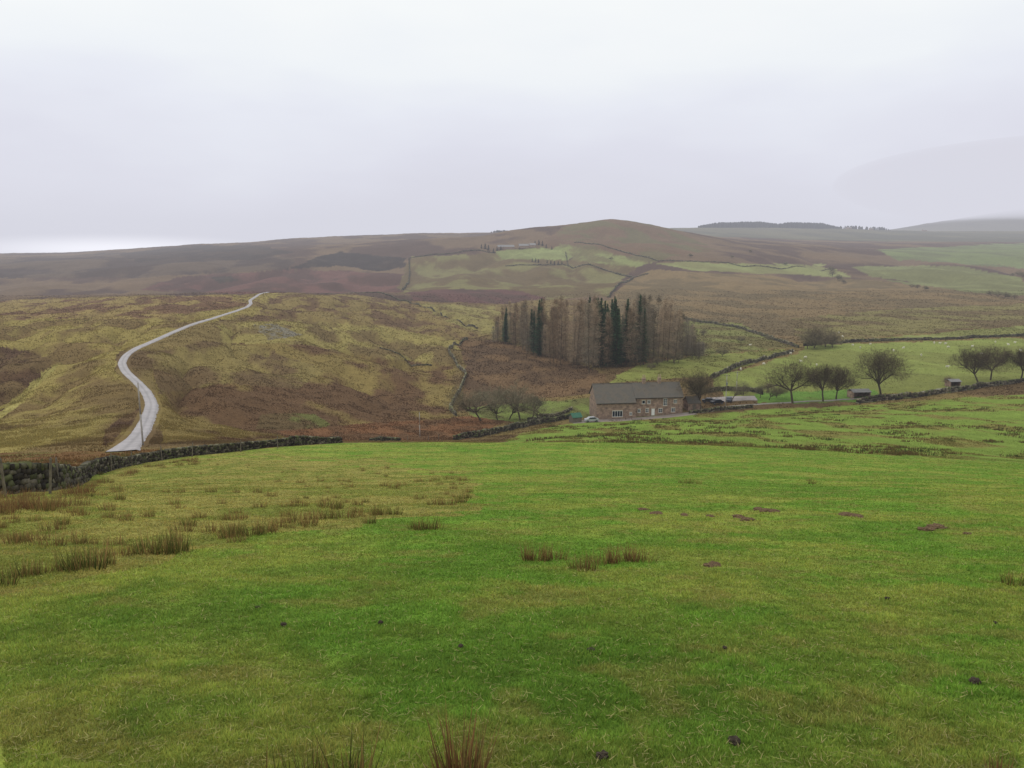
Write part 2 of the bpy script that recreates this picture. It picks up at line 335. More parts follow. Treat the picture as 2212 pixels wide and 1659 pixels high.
def tussocks(n):
    ymin,ymax=45,1000; a=rng.random(n); Y=1/(1/ymax+(1/100-1/ymax)*a); Y=np.where(rng.random(n)<.4,np.exp(math.log(ymin)+rng.random(n)*math.log(ymax/ymin)),Y)
    X=(rng.random(n)*2-1)*.68*Y; Z=H(X,Y)
    u,v=proj(X,Y,H0(X,Y)); vw=np.interp(u,[p[0] for p in wallline],[p[1] for p in wallline])
    keep=(Y>100)|((v<vw-3)&(u<735)); X=X[keep];Y=Y[keep];Z=Z[keep]; n=len(X); col=land(X,Y,Z)
    nearroad=(np.abs(X-np.interp(Y,RY,RX))<1.8+np.abs(np.interp(Y+1,RY,RX)-np.interp(Y-1,RY,RX))*.6)&(Y>80)&(Y<RY[-1])
    for q_,w_ in ROADS:
        for i in range(0,len(q_),2): 
            m_=(np.abs(Y-q_[i,1])<w_+1)&(np.abs(X-q_[i,0])<w_); nearroad|=m_
    X,Y,Z,col=[t[~nearroad] for t in(X,Y,Z,col)]; n=len(X)
    green=(col[:,1]>col[:,0]*1.02)
    hgt=np.where(green,.08,.20)*(.5+rng.random(n))*np.clip(Y/220,.8,2); W=np.where(green,.12,.19)*(.5+rng.random(n))*np.clip(Y/200,.6,4)
    cl=sstep(.42,.58,fbm(X,Y*.7,3.5,3,77)); hgt*=(.5+.8*cl)
    dx=rng.normal(0,.12,n);dy=rng.normal(0,.12,n); an=rng.normal(0,.5,n)
    sx=np.cos(an)*W;sy=np.sin(an)*W
    V=np.stack([np.stack([X-sx,Y-sy,Z-.1],-1),np.stack([X+sx,Y+sy,Z-.1],-1),np.stack([X+dx,Y+dy,Z+hgt],-1)],1).reshape(-1,3)
    br=np.where(green,.9+.25*rng.random(n),.88+.24*rng.random(n))[:,None]*(1.03-.08*cl[:,None]*(~green[:,None])); c=col*br*(1+np.array([.15,.02,-.1])*(rng.random(n)[:,None]-.5))
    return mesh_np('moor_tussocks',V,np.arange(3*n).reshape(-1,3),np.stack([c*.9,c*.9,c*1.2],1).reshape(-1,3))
def ribbon(name,q,w,off,mat,**kw):
    d=np.gradient(q,axis=0); d/=np.hypot(d[:,0],d[:,1])[:,None]+1e-9; nrm=np.stack([-d[:,1],d[:,0]],-1)
    M=9; V=[]; g=np.random.default_rng(5)
    ww=w if np.ndim(w) else np.full(len(q),w)
    for j in range(M):
        a=(j/(M-1)-.5); wj=ww*(1+ (g.random(len(q))-.5)*(.26 if j in(0,M-1) else 0)); e=q+nrm*(wj*a)[:,None]; V.append(np.stack([e[:,0],e[:,1],H(e[:,0],e[:,1])],-1))
    V=np.array(V); V[:,:,2]=np.maximum(V[:,:,2],V[:,:,2].mean(0)[None])+np.asarray(off)
    V[0,:,2]-=off+.3; V[-1,:,2]-=off+.3
    n=len(q); ii=np.arange(M*n).reshape(M,n)
    Fq=np.stack([ii[:-1,:-1],ii[:-1,1:],ii[1:,1:],ii[1:,:-1]],-1).reshape(-1,4)
    ac=(np.arange(M)/(M-1)-.5)[:,None]*np.ones(n)[None]; 
    tone=1-.26*np.exp(-(ac/.07)**2)-.16*np.exp(-((np.abs(ac)-.42)/.08)**2)
    tone=tone*(.74+.5*fbm(V[:,:,0],V[:,:,1],2.2,5,9))
    base=srgb(kw.pop('rgb',(164,158,158)))
    return obj(name,mesh_np(name,V.reshape(-1,3),Fq,base[None]*tone.reshape(-1,1),True),mat,kind='structure',**kw)
m_road=simple('wet_road',(1,1,1),2.5,.82,1.15,rough=.55,attr=True)
wd=np.interp(RQ[:,1],[90,110,200],[4.2,3.0,2.8])
TQ=resample([at(u,Y,880) for u,Y in [(1500,247),(1560,250),(1620,251),(1700,250),(1850,256),(2000,266),(2130,275)]],3,8)
YQ=resample([at(u,Y,880) for u,Y in [(1540,262),(1590,263),(1632,262)]],2,0)
YQ2=resample([at(u,Y,900) for u,Y in [(1235,236),(1300,238),(1400,239),(1500,243)]],2,0)
ROADS=[(TQ,1.8),(YQ,6),(YQ2,2.8)]
ribbon('road',RQ,wd,np.interp(RQ[:,1],[150,400,700],[.1,.25,.4]),m_road)
ribbon('farm_track',TQ,2.0,.12,m_road,rgb=(132,126,114)); ribbon('gravel_yard',YQ,10,.12,m_road,rgb=(152,142,136)); ribbon('gravel_yard',YQ2,5,.1,m_road,rgb=(144,132,124))
obj('moor_tussocks',tussocks(440000),mg,kind='stuff',label='rough moorland grass, heather and bracken tussocks')
# ---------- rush clumps
def rush_mesh(seed,n,h,r,green=.5,red=False,up=.45):
    g=np.random.default_rng(seed); V=[];C=[]
    for i in range(n):
        a=g.random()*6.283; q=r*math.sqrt(g.random()); bx=math.cos(a)*q;by=math.sin(a)*q*.8
        L=h*(.3+.75*g.random()); ln=.08+up*g.random()*(q/r+.25); a2=a+g.normal()*.7
        dx=math.cos(a2)*math.sin(ln);dy=math.sin(a2)*math.sin(ln);dz=math.cos(ln)
        w=.005+.004*g.random(); t=g.random()*3; sx,sy=w*math.cos(t),w*math.sin(t)
        V+=[(bx-sx,by-sy,-.05),(bx+sx,by+sy,-.05),(bx+dx*L,by+dy*L,dz*L)]
        gr=g.random()<green
        base=srgb((54,66,28)) if gr else srgb((98,80,46)); tip=srgb((104,106,52)) if gr else srgb((158,126,80))
        if red: base=srgb((96,66,46)); tip=srgb((144,104,70)) if g.random()<.6 else srgb((136,122,72))
        f=.6+.7*g.random(); C+=[base*f,base*f,tip*f*1.15]
    return mesh_np('rush_clump',V,np.arange(len(V)).reshape(-1,3),np.array(C))
R_G=[rush_mesh(i,110,.46,.26,.6) for i in range(5)]; R_B=[rush_mesh(10+i,90,.42,.32,.2,up=.6) for i in range(5)]
R_R=[rush_mesh(20+i,150,.5,.6,0,True,.8) for i in range(5)]; R_W=[rush_mesh(30+i,30,.5,.2,.5) for i in range(3)]; R_X=[rush_mesh(40+i,80,.5,.14,0,True,.35) for i in range(2)]
def rush(u,v,s,kind,ymin=2.2,sx=1.0):
    x,y=hit(u,v,ymin); ms={'g':R_G,'b':R_B,'r':R_R,'w':R_W,'x':R_X}[kind]
    o=obj('rush_clump',random.choice(ms),mg,loc=(x,y,G(x,y)),category='plant',group='rush clumps growing in the pasture',
      label={'g':'dark green spiky rush clump growing in short grass','b':'withered brown and green rush clump in pasture','r':'reddish brown dead grass tussock beside the stone wall','w':'sparse wispy rush stems growing from the turf','x':'reddish brown dead upright rush tuft in turf'}[kind])
    o.scale=(s*sx,s,s); o.rotation_euler=(0,0,random.random()*6.28)
for u,v,s,k in [(1475,1046,.75,'b'),(1492,1046,.85,'g'),(1508,1045,.75,'b'),(1757,1044,.85,'g'),(1750,1040,.6,'g'),
 (900,1140,.75,'g'),(918,1142,.9,'g'),(935,1140,.75,'b'),(1140,1212,.7,'x'),(1155,1213,.8,'b'),(1178,1212,.7,'x'),(1198,1208,.7,'b'),(1250,1228,.6,'g'),(1270,1232,.7,'b'),(1300,1215,.75,'b'),(1322,1212,.8,'x'),(1345,1206,.9,'b'),(1365,1206,.75,'x'),(1390,1208,.7,'b'),
 (510,1152,.8,'g'),(545,1155,1,'g'),(575,1152,.9,'b'),(150,1240,.9,'g'),(185,1238,1.1,'g'),(215,1228,1,'g'),(250,1205,.8,'b'),(315,1198,1,'g'),(350,1196,1.1,'g'),(380,1190,1,'g'),
 (50,1250,.8,'g'),(85,1246,.7,'b'),(5,1270,.8,'g'),(640,1125,.8,'b'),(680,1122,.9,'b'),(710,1120,.9,'g'),(745,1118,1,'b'),(770,1116,.8,'b'),(820,1115,.8,'b'),(850,1112,.8,'g'),
 (940,1092,.9,'b'),(970,1092,1,'b'),(995,1086,.9,'g'),(1010,1062,.8,'b'),(830,1050,.9,'b'),(850,1056,.9,'b'),(870,1048,.9,'b'),(905,1040,.9,'b'),(940,1038,1,'b'),(970,1036,1,'b'),(1000,1038,1,'b'),
 (2192,1262,.6,'g'),(600,1042,.8,'b'),(690,1040,.8,'b'),(650,1095,.8,'b'),(700,1096,1,'b'),(730,1098,.9,'g'),(560,1096,.7,'b')]:
    rush(u+random.uniform(-3,3),v,s*.86,k)
for i in range(125):
    while True:
        u=random.uniform(-40,1010); v=random.uniform(1000,1180)
        if inpoly(np.array([float(u)]),np.array([float(v)]),RUSHZ)[0]: break
    rush(u,v,random.uniform(.35,.75),random.choice('bbbbg'))
for i in range(42):
    t=random.random(); 
    u=random.uniform(-30,120) if t<.5 else random.uniform(130,460)
    v=np.interp(u,[-30,130,200,300,460],[1088,1080,1045,1012,990])+random.uniform(-8,26)*(1 if u<150 else .4)
    rush(u,v,random.uniform(.6,1.05),random.choice('rrrb'))
for u,v,s,k in [(575,1690,.5,'w'),(640,1690,.6,'w'),(665,1685,.5,'w'),(730,1680,.6,'w'),(750,1685,.75,'w'),(775,1690,.6,'w'),(975,1690,.6,'x'),(1000,1680,.95,'x'),(1025,1690,.6,'w'),(990,1690,.7,'w'),(2158,1690,.4,'x')]:
    rush(u,v,s*.85,k,1.5)
def farrush():
    V=[];C=[]; g=rng; pts=[]
    while len(pts)<560:
        u=g.uniform(1150,2260); Yq=g.uniform(100,240)
        x,y=at(u,Yq,930)
        if fbm(np.array([x]),np.array([y]),14,3,55)[0]>.52: pts.append((x,y))
    for x,y in pts:
        z=G(x,y); s=g.uniform(.5,1.4); br=g.random()<.75
        for j in range(28):
            a=g.random()*6.28;q=s*math.sqrt(g.random()); px=x+math.cos(a)*q*1.5;py=y+math.sin(a)*q; w=.07; hgt=.18+.32*g.random()
            V+=[(px-w,py,z-.08),(px+w,py,z-.08),(px+g.normal()*.12,py+g.normal()*.12,z+hgt)]
            c=(srgb((102,84,50)) if br else srgb((74,84,42)))*g.uniform(.75,1.2); C+=[c*.8,c*.8,c*1.1]
    return mesh_np('rush_beds',V,np.arange(len(V)).reshape(-1,3),np.array(C))
obj('rush_beds',farrush(),mg,kind='stuff',label='scattered brown rush beds over the lower pasture')
# ---------- molehills and dung
def lump(name,seed,flat):
    import bmesh
    bm=bmesh.new(); bmesh.ops.create_icosphere(bm,subdivisions=4,radius=1)
    V=np.array([v.co[:] for v in bm.verts])
    g=fbm(V[:,0]+seed*3+V[:,2],V[:,1]+seed+V[:,2]*.7,.35,4,seed)
    s=.45+1.1*g
    for v,q in zip(bm.verts,s): v.co*=float(q); v.co.z*=flat
    me=bpy.data.meshes.new(name); bm.to_mesh(me); bm.free(); return me
m_soil=simple('molehill_soil',(104,84,62),30,.5,1.4,bump=.02)
m_dung=simple('dung',(66,58,48),40,.6,1.4,bump=.01)
ML=[lump('molehill',i,.36) for i in range(1,4)]; DL=[lump('dung_pile',i,.6) for i in range(5,7)]
for u,v,s in [(1390,1100,.14),(1418,1110,.17),(1478,1111,.13),(1535,1113,.12),(1597,1116,.2),(1614,1121,.18),(1637,1104,.18),(1655,1108,.2),(1672,1110,.17),(1830,1117,.23),(1852,1118,.18),(2000,1144,.2),(2022,1140,.23),(1545,1216,.12),(2090,1152,.09),(1530,1218,.08)]:
    s*=.64
    x,y=hit(u,v); o=obj('molehill',random.choice(ML),m_soil,loc=(x,y,G(x,y)+.015),category='molehill',group='molehills in the pasture',label='small mound of loose brown soil in the grass'); o.scale=(s*1.3,s,s*.9); o.rotation_euler[2]=random.random()*6
for u,v,s in [(1277,1412,.045),(613,1357,.04),(822,1352,.035),(995,1398,.035),(1565,1408,.03),(2105,1478,.055),(1585,1608,.05),(1300,1640,.05),(1917,1293,.04),(1123,997,.1),(557,1323,.03),(2150,1345,.03)]:
    s*=.6
    x,y=hit(u,v); o=obj('dung_pile',random.choice(DL),m_dung,loc=(x,y,G(x,y)+.02),category='dung',group='sheep droppings on the grass',label='small dark dung pile lying on the grass'); o.scale=(s,s,s); o.rotation_euler[2]=random.random()*6
# ---------- stone walls
m_stone=simple('dry_stone',(74,72,54),2.2,.5,1.4,attr=True,bump=.03)
def stonewall(name,q,hgt,sl,ch,label,thick=.5,tone=1.0,jit=.13):
    """individually laid stones, both faces plus coping"""
    d=np.r_[0,np.cumsum(np.hypot(*np.diff(q,axis=0).T))]; L=d[-1]
    base=np.array([(-1,-1,-1),(1,-1,-1),(1,1,-1),(-1,1,-1),(-1,-1,1),(1,-1,1),(1,1,1),(-1,1,1)],float)
    fb=np.array([(0,3,2,1),(4,5,6,7),(0,1,5,4),(1,2,6,5),(2,3,7,6),(3,0,4,7)])
    g=np.random.default_rng(int(L*10)); cs_=[]
    nco=max(2,int(hgt/ch))
    for c in range(nco+1):
        s=0
        while s<L:
            l=sl*g.uniform(.6,1.5)
            if c==nco: l*=.6
            sm=s+l/2; hv=hgt*(.72+.5*float(vnoise(np.array([sm/5]),np.array([L]))[0]))
            cs_.append((sm,c,l,hv/nco)); s+=l
    sm=np.array([a[0] for a in cs_]); cc=np.array([a[1] for a in cs_]); ll=np.array([a[2] for a in cs_]); hc=np.array([a[3] for a in cs_])
    x=np.interp(sm,d,q[:,0]); y=np.interp(sm,d,q[:,1]); x2=np.interp(sm+.3,d,q[:,0])-np.interp(sm-.3,d,q[:,0]); y2=np.interp(sm+.3,d,q[:,1])-np.interp(sm-.3,d,q[:,1])
    an=np.arctan2(y2,x2)+g.normal(0,.06,len(sm)); z=H(x,y)+hc*(cc+.45)-.1
    top=cc==nco
    n=len(sm); th=np.where(top,thick*.40,thick*(.55-.15*cc/nco))*g.uniform(.82,1.14,n); hh=np.where(top,hc*g.uniform(.35,.75,n),hc*.5*g.uniform(.8,1.12,n)); le=ll*.5*g.uniform(.82,.98,n)
    B=base[None]*np.stack([le,th,hh],-1)[:,None,:]
    B=B*(1+g.normal(0,jit,B.shape)); 
    tl=g.normal(0,.1,n)+np.where(top,g.normal(0,.3,n),0); ct,st=np.cos(tl)[:,None],np.sin(tl)[:,None]
    bx=B[...,0]*ct-B[...,2]*st; bz=B[...,0]*st+B[...,2]*ct; by=B[...,1]
    ca,sa=np.cos(an)[:,None],np.sin(an)[:,None]
    V=np.stack([x[:,None]+bx*ca-by*sa,y[:,None]+bx*sa+by*ca,z[:,None]+bz],-1)
    Fc=fb[None]+(np.arange(n)*8)[:,None,None]
    pal=np.array([srgb(cq) for cq in [(66,60,50),(88,82,70),(50,46,40),(104,98,82),(82,84,56),(60,54,46)]])
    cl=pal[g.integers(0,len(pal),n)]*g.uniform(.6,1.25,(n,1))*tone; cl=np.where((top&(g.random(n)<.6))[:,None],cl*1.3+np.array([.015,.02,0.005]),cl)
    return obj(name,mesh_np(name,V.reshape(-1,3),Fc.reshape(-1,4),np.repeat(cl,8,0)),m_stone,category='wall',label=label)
nw=path([(-260,1085),(-120,1076),(0,1066),(118,1060),(190,1028),(300,1000),(420,984),(560,969),(735,957)],20,.8,3)
stonewall('dry_stone_wall',nw,.86,.34,.145,'mossy dry stone wall bounding the green pasture',.5)
stonewall('dry_stone_wall',path([(980,949),(1060,940),(1120,925),(1180,913),(1235,903)],150,2,4),1.2,.8,.33,'low dark stone wall running down to the farmhouse',.6)
def fw(uv,ymin,label,hgt=1.4,sl=1.2,step=4,sm=6,ch=.45,thick=.6,tone=1.3):
    stonewall('dry_stone_wall',path(uv,ymin,step,sm),hgt*.85,sl,ch,label,thick,tone=tone)
fw([(1010,728),(980,738),(968,760),(990,785),(1008,805),(995,840),(985,860),(970,885),(985,898)],180,'winding pale stone wall crossing the brown hillside',1.5,1.1,3,4,tone=1.9)
fw([(1535,818),(1600,792),(1660,776),(1712,762)],200,'dark stone wall beside the sheep pasture',1.5,1.3)
fw([(1478,692),(1590,706),(1640,722),(1690,742),(1725,752)],330,'dark stone wall above the stream field',1.5,1.6,5,6)
fw([(1735,748),(1850,738),(2000,735),(2212,727),(2420,718)],330,'long dark stone wall along the top of the sheep field',1.6,1.8,5,6)
fw([(1850,873),(1950,862),(2060,848),(2212,826),(2420,806)],200,'dark stone wall behind the bare field trees',1.5,1.3)
fw([(883,550),(885,575),(880,600),(868,618)],900,'far dark wall dividing moor from grass',2.2,5,12,10,1.2,1.4,1.0)
fw([(885,551),(960,549),(1068,541)],900,'far dark wall under the hill farm',1.9,5,12,10,1.1,1.4,1.0)
fw([(1368,577),(1350,600),(1330,622),(1315,642)],700,'far dark wall down the moor slope',1.9,4,10,8,1.1,1.1)
fw([(1092,562),(1230,562),(1370,577),(1400,580)],900,'far dark wall below the farm paddock',1.7,5,12,8,1.0,1.1,1.1)
fw([(1222,533),(1228,561)],1000,'far dark paddock wall by hill farm',1.6,5,12,4,1.0,1.1)
fw([(1240,520),(1330,540),(1420,566),(1600,570),(1790,574)],1000,'far dark wall along the upper hill fields',1.5,5,14,10,1.0,1.1)
fw([(700,630),(820,634),(900,655),(960,680),(1030,700)],450,'low dark wall on the moor edge above the stream',1.2,2.5,6,10,.5,.5)
fw([(820,752),(870,765),(930,778)],250,'short ruined stone wall on the brown slope',.6,1.2,3,4,.3,.4)
fw([(1140,912),(1165,905),(1200,900),(1215,896),(1235,886)],215,'garden wall of pale stone by the farmhouse',1.1,.8,2,3,.35,tone=1.7)
stonewall('dry_stone_wall',resample([at(u,Y,890) for u,Y in [(1488,243),(1530,244),(1570,245),(1625,246)]],2,2),1.0,.6,.3,'low garden wall beside the farmyard entrance',.45,1.5)
stonewall('dry_stone_wall',resample([at(u,Y,880) for u,Y in [(1500,272),(1560,276),(1625,275),(1645,268)]],2,2),1.3,.7,.3,'stone wall behind the farmyard cars',.45,1.3)
stonewall('collapsed_wall',path([(800,951),(830,949),(862,951)],100,.8,1),.7,.4,.2,'tumbled remnant of mossy stone wall on the crest',.8)
# ---------- posts and poles
m_wood=simple('weathered_wood',(112,104,92),6,.7,1.3); m_pole=simple('pale_weathered_pole',(158,152,144),6,.8,1.2); m_metal=simple('grey_metal',(120,122,125),3,.9,1.1,rough=.4)
def post(u,v,hgt,ymin=20,r=.045):
    x,y=hit(u,v,ymin); mb=MB(); mb.tube((0,0,-.3),(.02,0,hgt*.94),r,r*.9,7); mb.tube((.02,0,hgt*.94),(.02,0,hgt),r*.9,r*.45,7)
    obj('fence_post',mb.mesh('fence_post'),m_wood,loc=(x,y,G(x,y)),category='post',group='fence posts along the stone wall',label='thin weathered wooden fence post by the wall').rotation_euler=(random.uniform(-.08,.08),random.uniform(-.12,.12),0)
for u,v in [(12,1074),(108,1066),(126,1058),(240,1018),(285,1006),(350,995),(415,988),(520,976),(600,969)]: post(u,v,1.3)
for u,v in [(880,950),(925,948),(948,947),(1060,942)]: post(u,v,1.2,150,.07)
def pole(u,v,hgt,ymin,arms,label,Y=None,r=.13):
    x,y=hit(u,v,ymin) if Y is None else at(u,Y,v)
    e=obj('utility_pole',None,loc=(x,y,G(x,y)),category='utility pole',label=label)
    mb=MB(); mb.tube((0,0,-.5),(0,0,hgt*.5),r*1.1,r*.95,10); mb.tube((0,0,hgt*.5),(0,0,hgt),r*.95,r*.75,10); obj('pole',mb.mesh('pole',True),m_pole,e)
    if arms:
        mb=MB(); mb.box(-.9,.9,-.17,-.07,hgt-.5,hgt-.38); obj('crossarm',mb.mesh('crossarm'),m_wood,e)
        for xx in(-.8,0,.8):
            mb=MB(); mb.tube((xx,-.12,hgt-.38),(xx,-.12,hgt-.3),.03,.06,8); mb.tube((xx,-.12,hgt-.3),(xx,-.12,hgt-.18),.07,.04,8); obj('insulator',mb.mesh('insulator'),m_metal,e)
        if arms>1:
            mb=MB(); mb.box(-.7,.7,-.17,-.07,hgt-2.2,hgt-2.1); obj('crossarm',mb.mesh('crossarm'),m_wood,e)
            mb=MB(); mb.tube((0,-.4,hgt-3.4),(0,-.4,hgt-2.5),.26,.26,12); mb.box(-.05,.05,-.2,-.1,hgt-3.1,hgt-2.9); obj('transformer',mb.mesh('transformer'),m_metal,e)
    return e
pole(309,962,8.0,85,0,'tall grey wooden pole standing beside the road',r=.11)
pole(907,942,6.0,160,0,'thin pole at the foot of the moor',r=.09)
pole(1567,882,10.5,200,2,'wooden power pole with transformer near the farmhouse',Y=250)
pole(1590,860,7,200,1,'wooden power pole behind the farmyard',Y=275)
# ---------- trees
def tube_np(segs,n=5):
    mb=MB()
    for p0,p1,r0,r1 in segs: mb.tube(p0,p1,r0,r1,n,False)
    return mb
m_bark=simple('bark',(84,76,62),5,.7,1.3)
def bare_tree(seed,h,sp,tw=9500,th=.2,colr=(88,78,58),tws=.032,rx=.46,dome=.6):
    g=random.Random(seed); big=[];small=[];tips=[]
    def rec(p,d,L,r,lv):
        n=3; q=p
        for i in range(n):
            d2=(d+Vector((g.gauss(0,.15),g.gauss(0,.15),g.gauss(0,.08)+(.04 if lv>1 else 0)))).normalized(); q2=q+d2*(L/n)
            r2=r*(1-.28*(i+1)/n); rr=r*(1-.28*i/n)
            (big if lv<3 else small).append((q,q2,rr,r2)); 
            if lv>=2: tips.append((q2,d2))
            q=q2;d=d2
            if lv>=1 and lv<4 and g.random()<.6:
                dd=(d+Vector((g.gauss(0,.7),g.gauss(0,.7),g.gauss(.1,.35)))).normalized(); rec(q,dd,L*.6,r2*.5,lv+1)
        if lv<5:
            for k in range(3 if lv else 7):
                a=g.random()*6.28; t=g.uniform(.15,.85)*sp*(1.25 if lv==0 else 1)
                o=d.orthogonal().normalized(); o=Matrix.Rotation(a,3,d)@o
                dd=(d*math.cos(t)+o*math.sin(t)).normalized(); dd.z=max(dd.z,-.1)
                rec(q,dd.normalized(),L*g.uniform(.65,.85),r*.6,lv+1)
    rec(Vector((0,0,-.4)),Vector((g.gauss(0,.06),0,1)).normalized(),h*th,h*.026,0)
    zmax=max(p.z for p,_ in tips); s=h/zmax
    tr=tube_np([(a*s,b*s,c,d) for a,b,c,d in big],6).mesh('trunk',True)
    V=[];C=[]
    for a,b,c,d in small:
        a=a*s;b=b*s; w=max(c,.03); o=Vector((w,w*.3,0)); V+=[a-o,a+o,b]; C+=[srgb(colr)*.8]*3
    cz=h*.56; ph=[g.random()*6.28 for _ in range(4)]
    for i in range(tw):
        if g.random()<1-dome:
            p,d=tips[g.randrange(len(tips))]; p=p*s+Vector((g.gauss(0,.4),g.gauss(0,.4),g.gauss(0,.35)))
        else:
            a=g.random()*6.28; el=math.asin(g.uniform(-.8,1)); rr=g.random()**.4
            lob=1+.13*math.sin(3*a+ph[0])+.10*math.sin(5*el+ph[1]+2*a)+.07*math.sin(9*a+ph[2]+4*el)
            d=Vector((math.cos(a)*math.cos(el),math.sin(a)*math.cos(el),math.sin(el))); p=Vector((d.x*h*rx*rr*lob,d.y*h*rx*rr*lob,cz+d.z*h*(.42 if d.z>0 else .30)*rr*lob)); 
            if vnoise(np.array([p.x*.6+50]),np.array([p.z*.6+p.y*.45+50]))[0]<.32: continue
        dd=(d+Vector((g.gauss(0,.6),g.gauss(0,.6),g.gauss(.1,.5)))).normalized(); L=g.uniform(.4,1.2); o=dd.orthogonal().normalized()*tws
        o=Matrix.Rotation(g.random()*6,3,dd)@o
        V+=[p-o,p+o,p+dd*L]; C+=[srgb(colr)*g.uniform(.7,1.4)]*3
    V=np.array([v[:] for v in V]); cr=mesh_np('crown',V,np.arange(len(V)).reshape(-1,3),np.array(C))
    return tr,cr
m_twig=simple('twigs',(80,70,50),.6,.8,1.2,attr=True)
def spruce(seed,h,r,colr,dens=1.0,start=.08):
    g=random.Random(seed); V=[];C=[]
    z=h*start
    while z<h*.99:
        f=(z/h-start)/(1-start); R=r*(1-f)**.8*g.uniform(.6,1.2)+.12; nb=int((6+5*(1-f))*dens)
        for b in range(nb):
            a=g.random()*6.28; L=R*g.uniform(.45,1.2); ca,sa=math.cos(a),math.sin(a); dr=-.25*(1-f)+.35*f
            tone=g.uniform(.55,1.45)
            for j in range(5):
                t=(j+.4)/5; px=ca*L*t;py=sa*L*t;pz=z+L*t*dr+ (t**2)*.25
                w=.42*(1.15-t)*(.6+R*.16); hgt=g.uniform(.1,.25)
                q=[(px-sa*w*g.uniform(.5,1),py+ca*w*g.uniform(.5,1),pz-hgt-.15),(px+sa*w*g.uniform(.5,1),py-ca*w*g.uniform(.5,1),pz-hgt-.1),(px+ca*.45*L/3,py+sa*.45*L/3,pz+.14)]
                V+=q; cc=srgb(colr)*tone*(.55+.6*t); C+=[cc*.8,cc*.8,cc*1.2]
        z+=.36+.12*(1-f)
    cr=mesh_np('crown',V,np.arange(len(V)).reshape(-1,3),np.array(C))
    mb=MB(); mb.tube((0,0,-.5),(0,0,h*.5),h*.011+.05,h*.008+.02,7,False); mb.tube((0,0,h*.5),(0,0,h*.98),h*.008+.02,.02,7,False)
    return mb.mesh('trunk',True),cr
def larch(seed,h,r,colr,low=.1):
    g=random.Random(seed); V=[];C=[]; lx,ly=g.gauss(0,.9),g.gauss(0,.9)
    nb=g.randrange(60,84)
    for i in range(nb):
        f=g.random()**1.05; z=h*(low+(.98-low)*f); R=r*(min(1,.55+f*1.2)*(1-f)**.75*1.25)*g.uniform(.4,1.2)+.22
        ox,oy=lx*z/h,ly*z/h
        for b in range(5):
            a=g.random()*6.28; ca,sa=math.cos(a),math.sin(a); up=g.uniform(-.25,.6)
            p=Vector((ox,oy,z)); e=Vector((ox+ca*R,oy+sa*R,z+R*up)); w=.03; V+=[(p.x-sa*w,p.y+ca*w,p.z-.0),(p.x+sa*w,p.y-ca*w,p.z+.03),e[:]]; C+=[srgb(colr)*.75]*3
            for j in range(6):
                t=g.uniform(.2,1.08); q=p.lerp(e,t)+Vector((g.gauss(0,.25),g.gauss(0,.25),g.gauss(0,.5))); dd=Vector((ca+g.gauss(0,.8),sa+g.gauss(0,.8),g.uniform(-.7,.8))).normalized(); L=g.uniform(.4,1.1); o=dd.orthogonal().normalized()*.038
                V+=[(q-o)[:],(q+o)[:],(q+dd*L)[:]]; C+=[srgb(colr)*g.uniform(.6,1.4)]*3
    cr=mesh_np('crown',V,np.arange(len(V)).reshape(-1,3),np.array(C))
    mb=MB(); mb.tube((0,0,-.5),(lx*.5,ly*.5,h*.5),.12,.08,7,False); mb.tube((lx*.5,ly*.5,h*.5),(lx,ly,h*.95),.08,.015,7,False)
    return mb.mesh('trunk',True),cr
m_needle=simple('needles',(40,56,36),.8,.7,1.25,attr=True)
def put(name,pair,mats,x,y,s,group,label,cat='tree',zoff=0,sx=None):
    e=obj(name,None,loc=(x,y,G(x,y)+zoff),category=cat,label=label); 
    if group: e['group']=group
    e.scale=(sx or s,sx or s,s); e.rotation_euler[2]=random.random()*6.28
    obj('trunk',pair[0],mats[0],e); obj('crown',pair[1],mats[1],e); return e
LA=[larch(i,24,3.4,(146,126,102)) for i in range(7)]; LB=[larch(10+i,24,3.4,(120,110,92)) for i in range(6)]
SPR=[spruce(i,25,4.6,(66,92,64)) for i in range(4)]
gp='trees of the small conifer plantation'
fu=[1066,1130,1200,1290,1400,1470,1520]; fy=[455,412,364,330,338,350,366]
cnt=0; used=[]; tries=0
while cnt<190 and tries<9000:
    tries+=1
    u=random.uniform(1064,1520); y0=float(np.interp(u,fu,fy)); dep=random.random()**1.3*62; Y=y0+dep+random.gauss(0,7); x,y=at(u,Y,740)
    if any((x-a)**2+(y-b_)**2<7.5 for a,b_ in used): continue
    if u>1475 and random.random()<.35: continue
    used.append((x,y)); cnt+=1
    dark=(abs(u-1157)<15 and dep<35) or (abs(u-1300)<14) or (abs(u-1330)<12) or (abs(u-1095)<16 and random.random()<.35) or (u>1230 and u<1420 and random.random()<.16)
    zt=-float(ray(u,np.interp(u,[1064,1080,1100,1150,1200,1230,1260,1285,1320,1345,1375,1400,1440,1470,1495,1520],[705,670,650,652,640,656,640,626,640,652,634,640,650,672,704,742]))[1])*Y
    gz=G(x,y); hh=(zt-gz)*min(1.06,random.gauss(.90,.14))
    if dark: hh=(zt-gz)*random.uniform(.74,1.04)
    hh=min(max(hh,5),30)
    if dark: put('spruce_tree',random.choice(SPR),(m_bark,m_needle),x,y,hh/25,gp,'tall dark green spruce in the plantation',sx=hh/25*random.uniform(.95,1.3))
    else: put('larch_tree',random.choice(LA+LB[:2] if u<1360 else LB+LA[:2]),(m_bark,m_twig),x,y,hh/24,gp,'tall bare brown larch in the plantation',sx=max(hh/24,.6)*random.uniform(.85,1.25))
BT=[bare_tree(3,14,1.1,rx=.42),bare_tree(4,14,1.0,rx=.44),bare_tree(8,13,1.3,th=.16,rx=.62),bare_tree(11,12,1.0,rx=.44)]
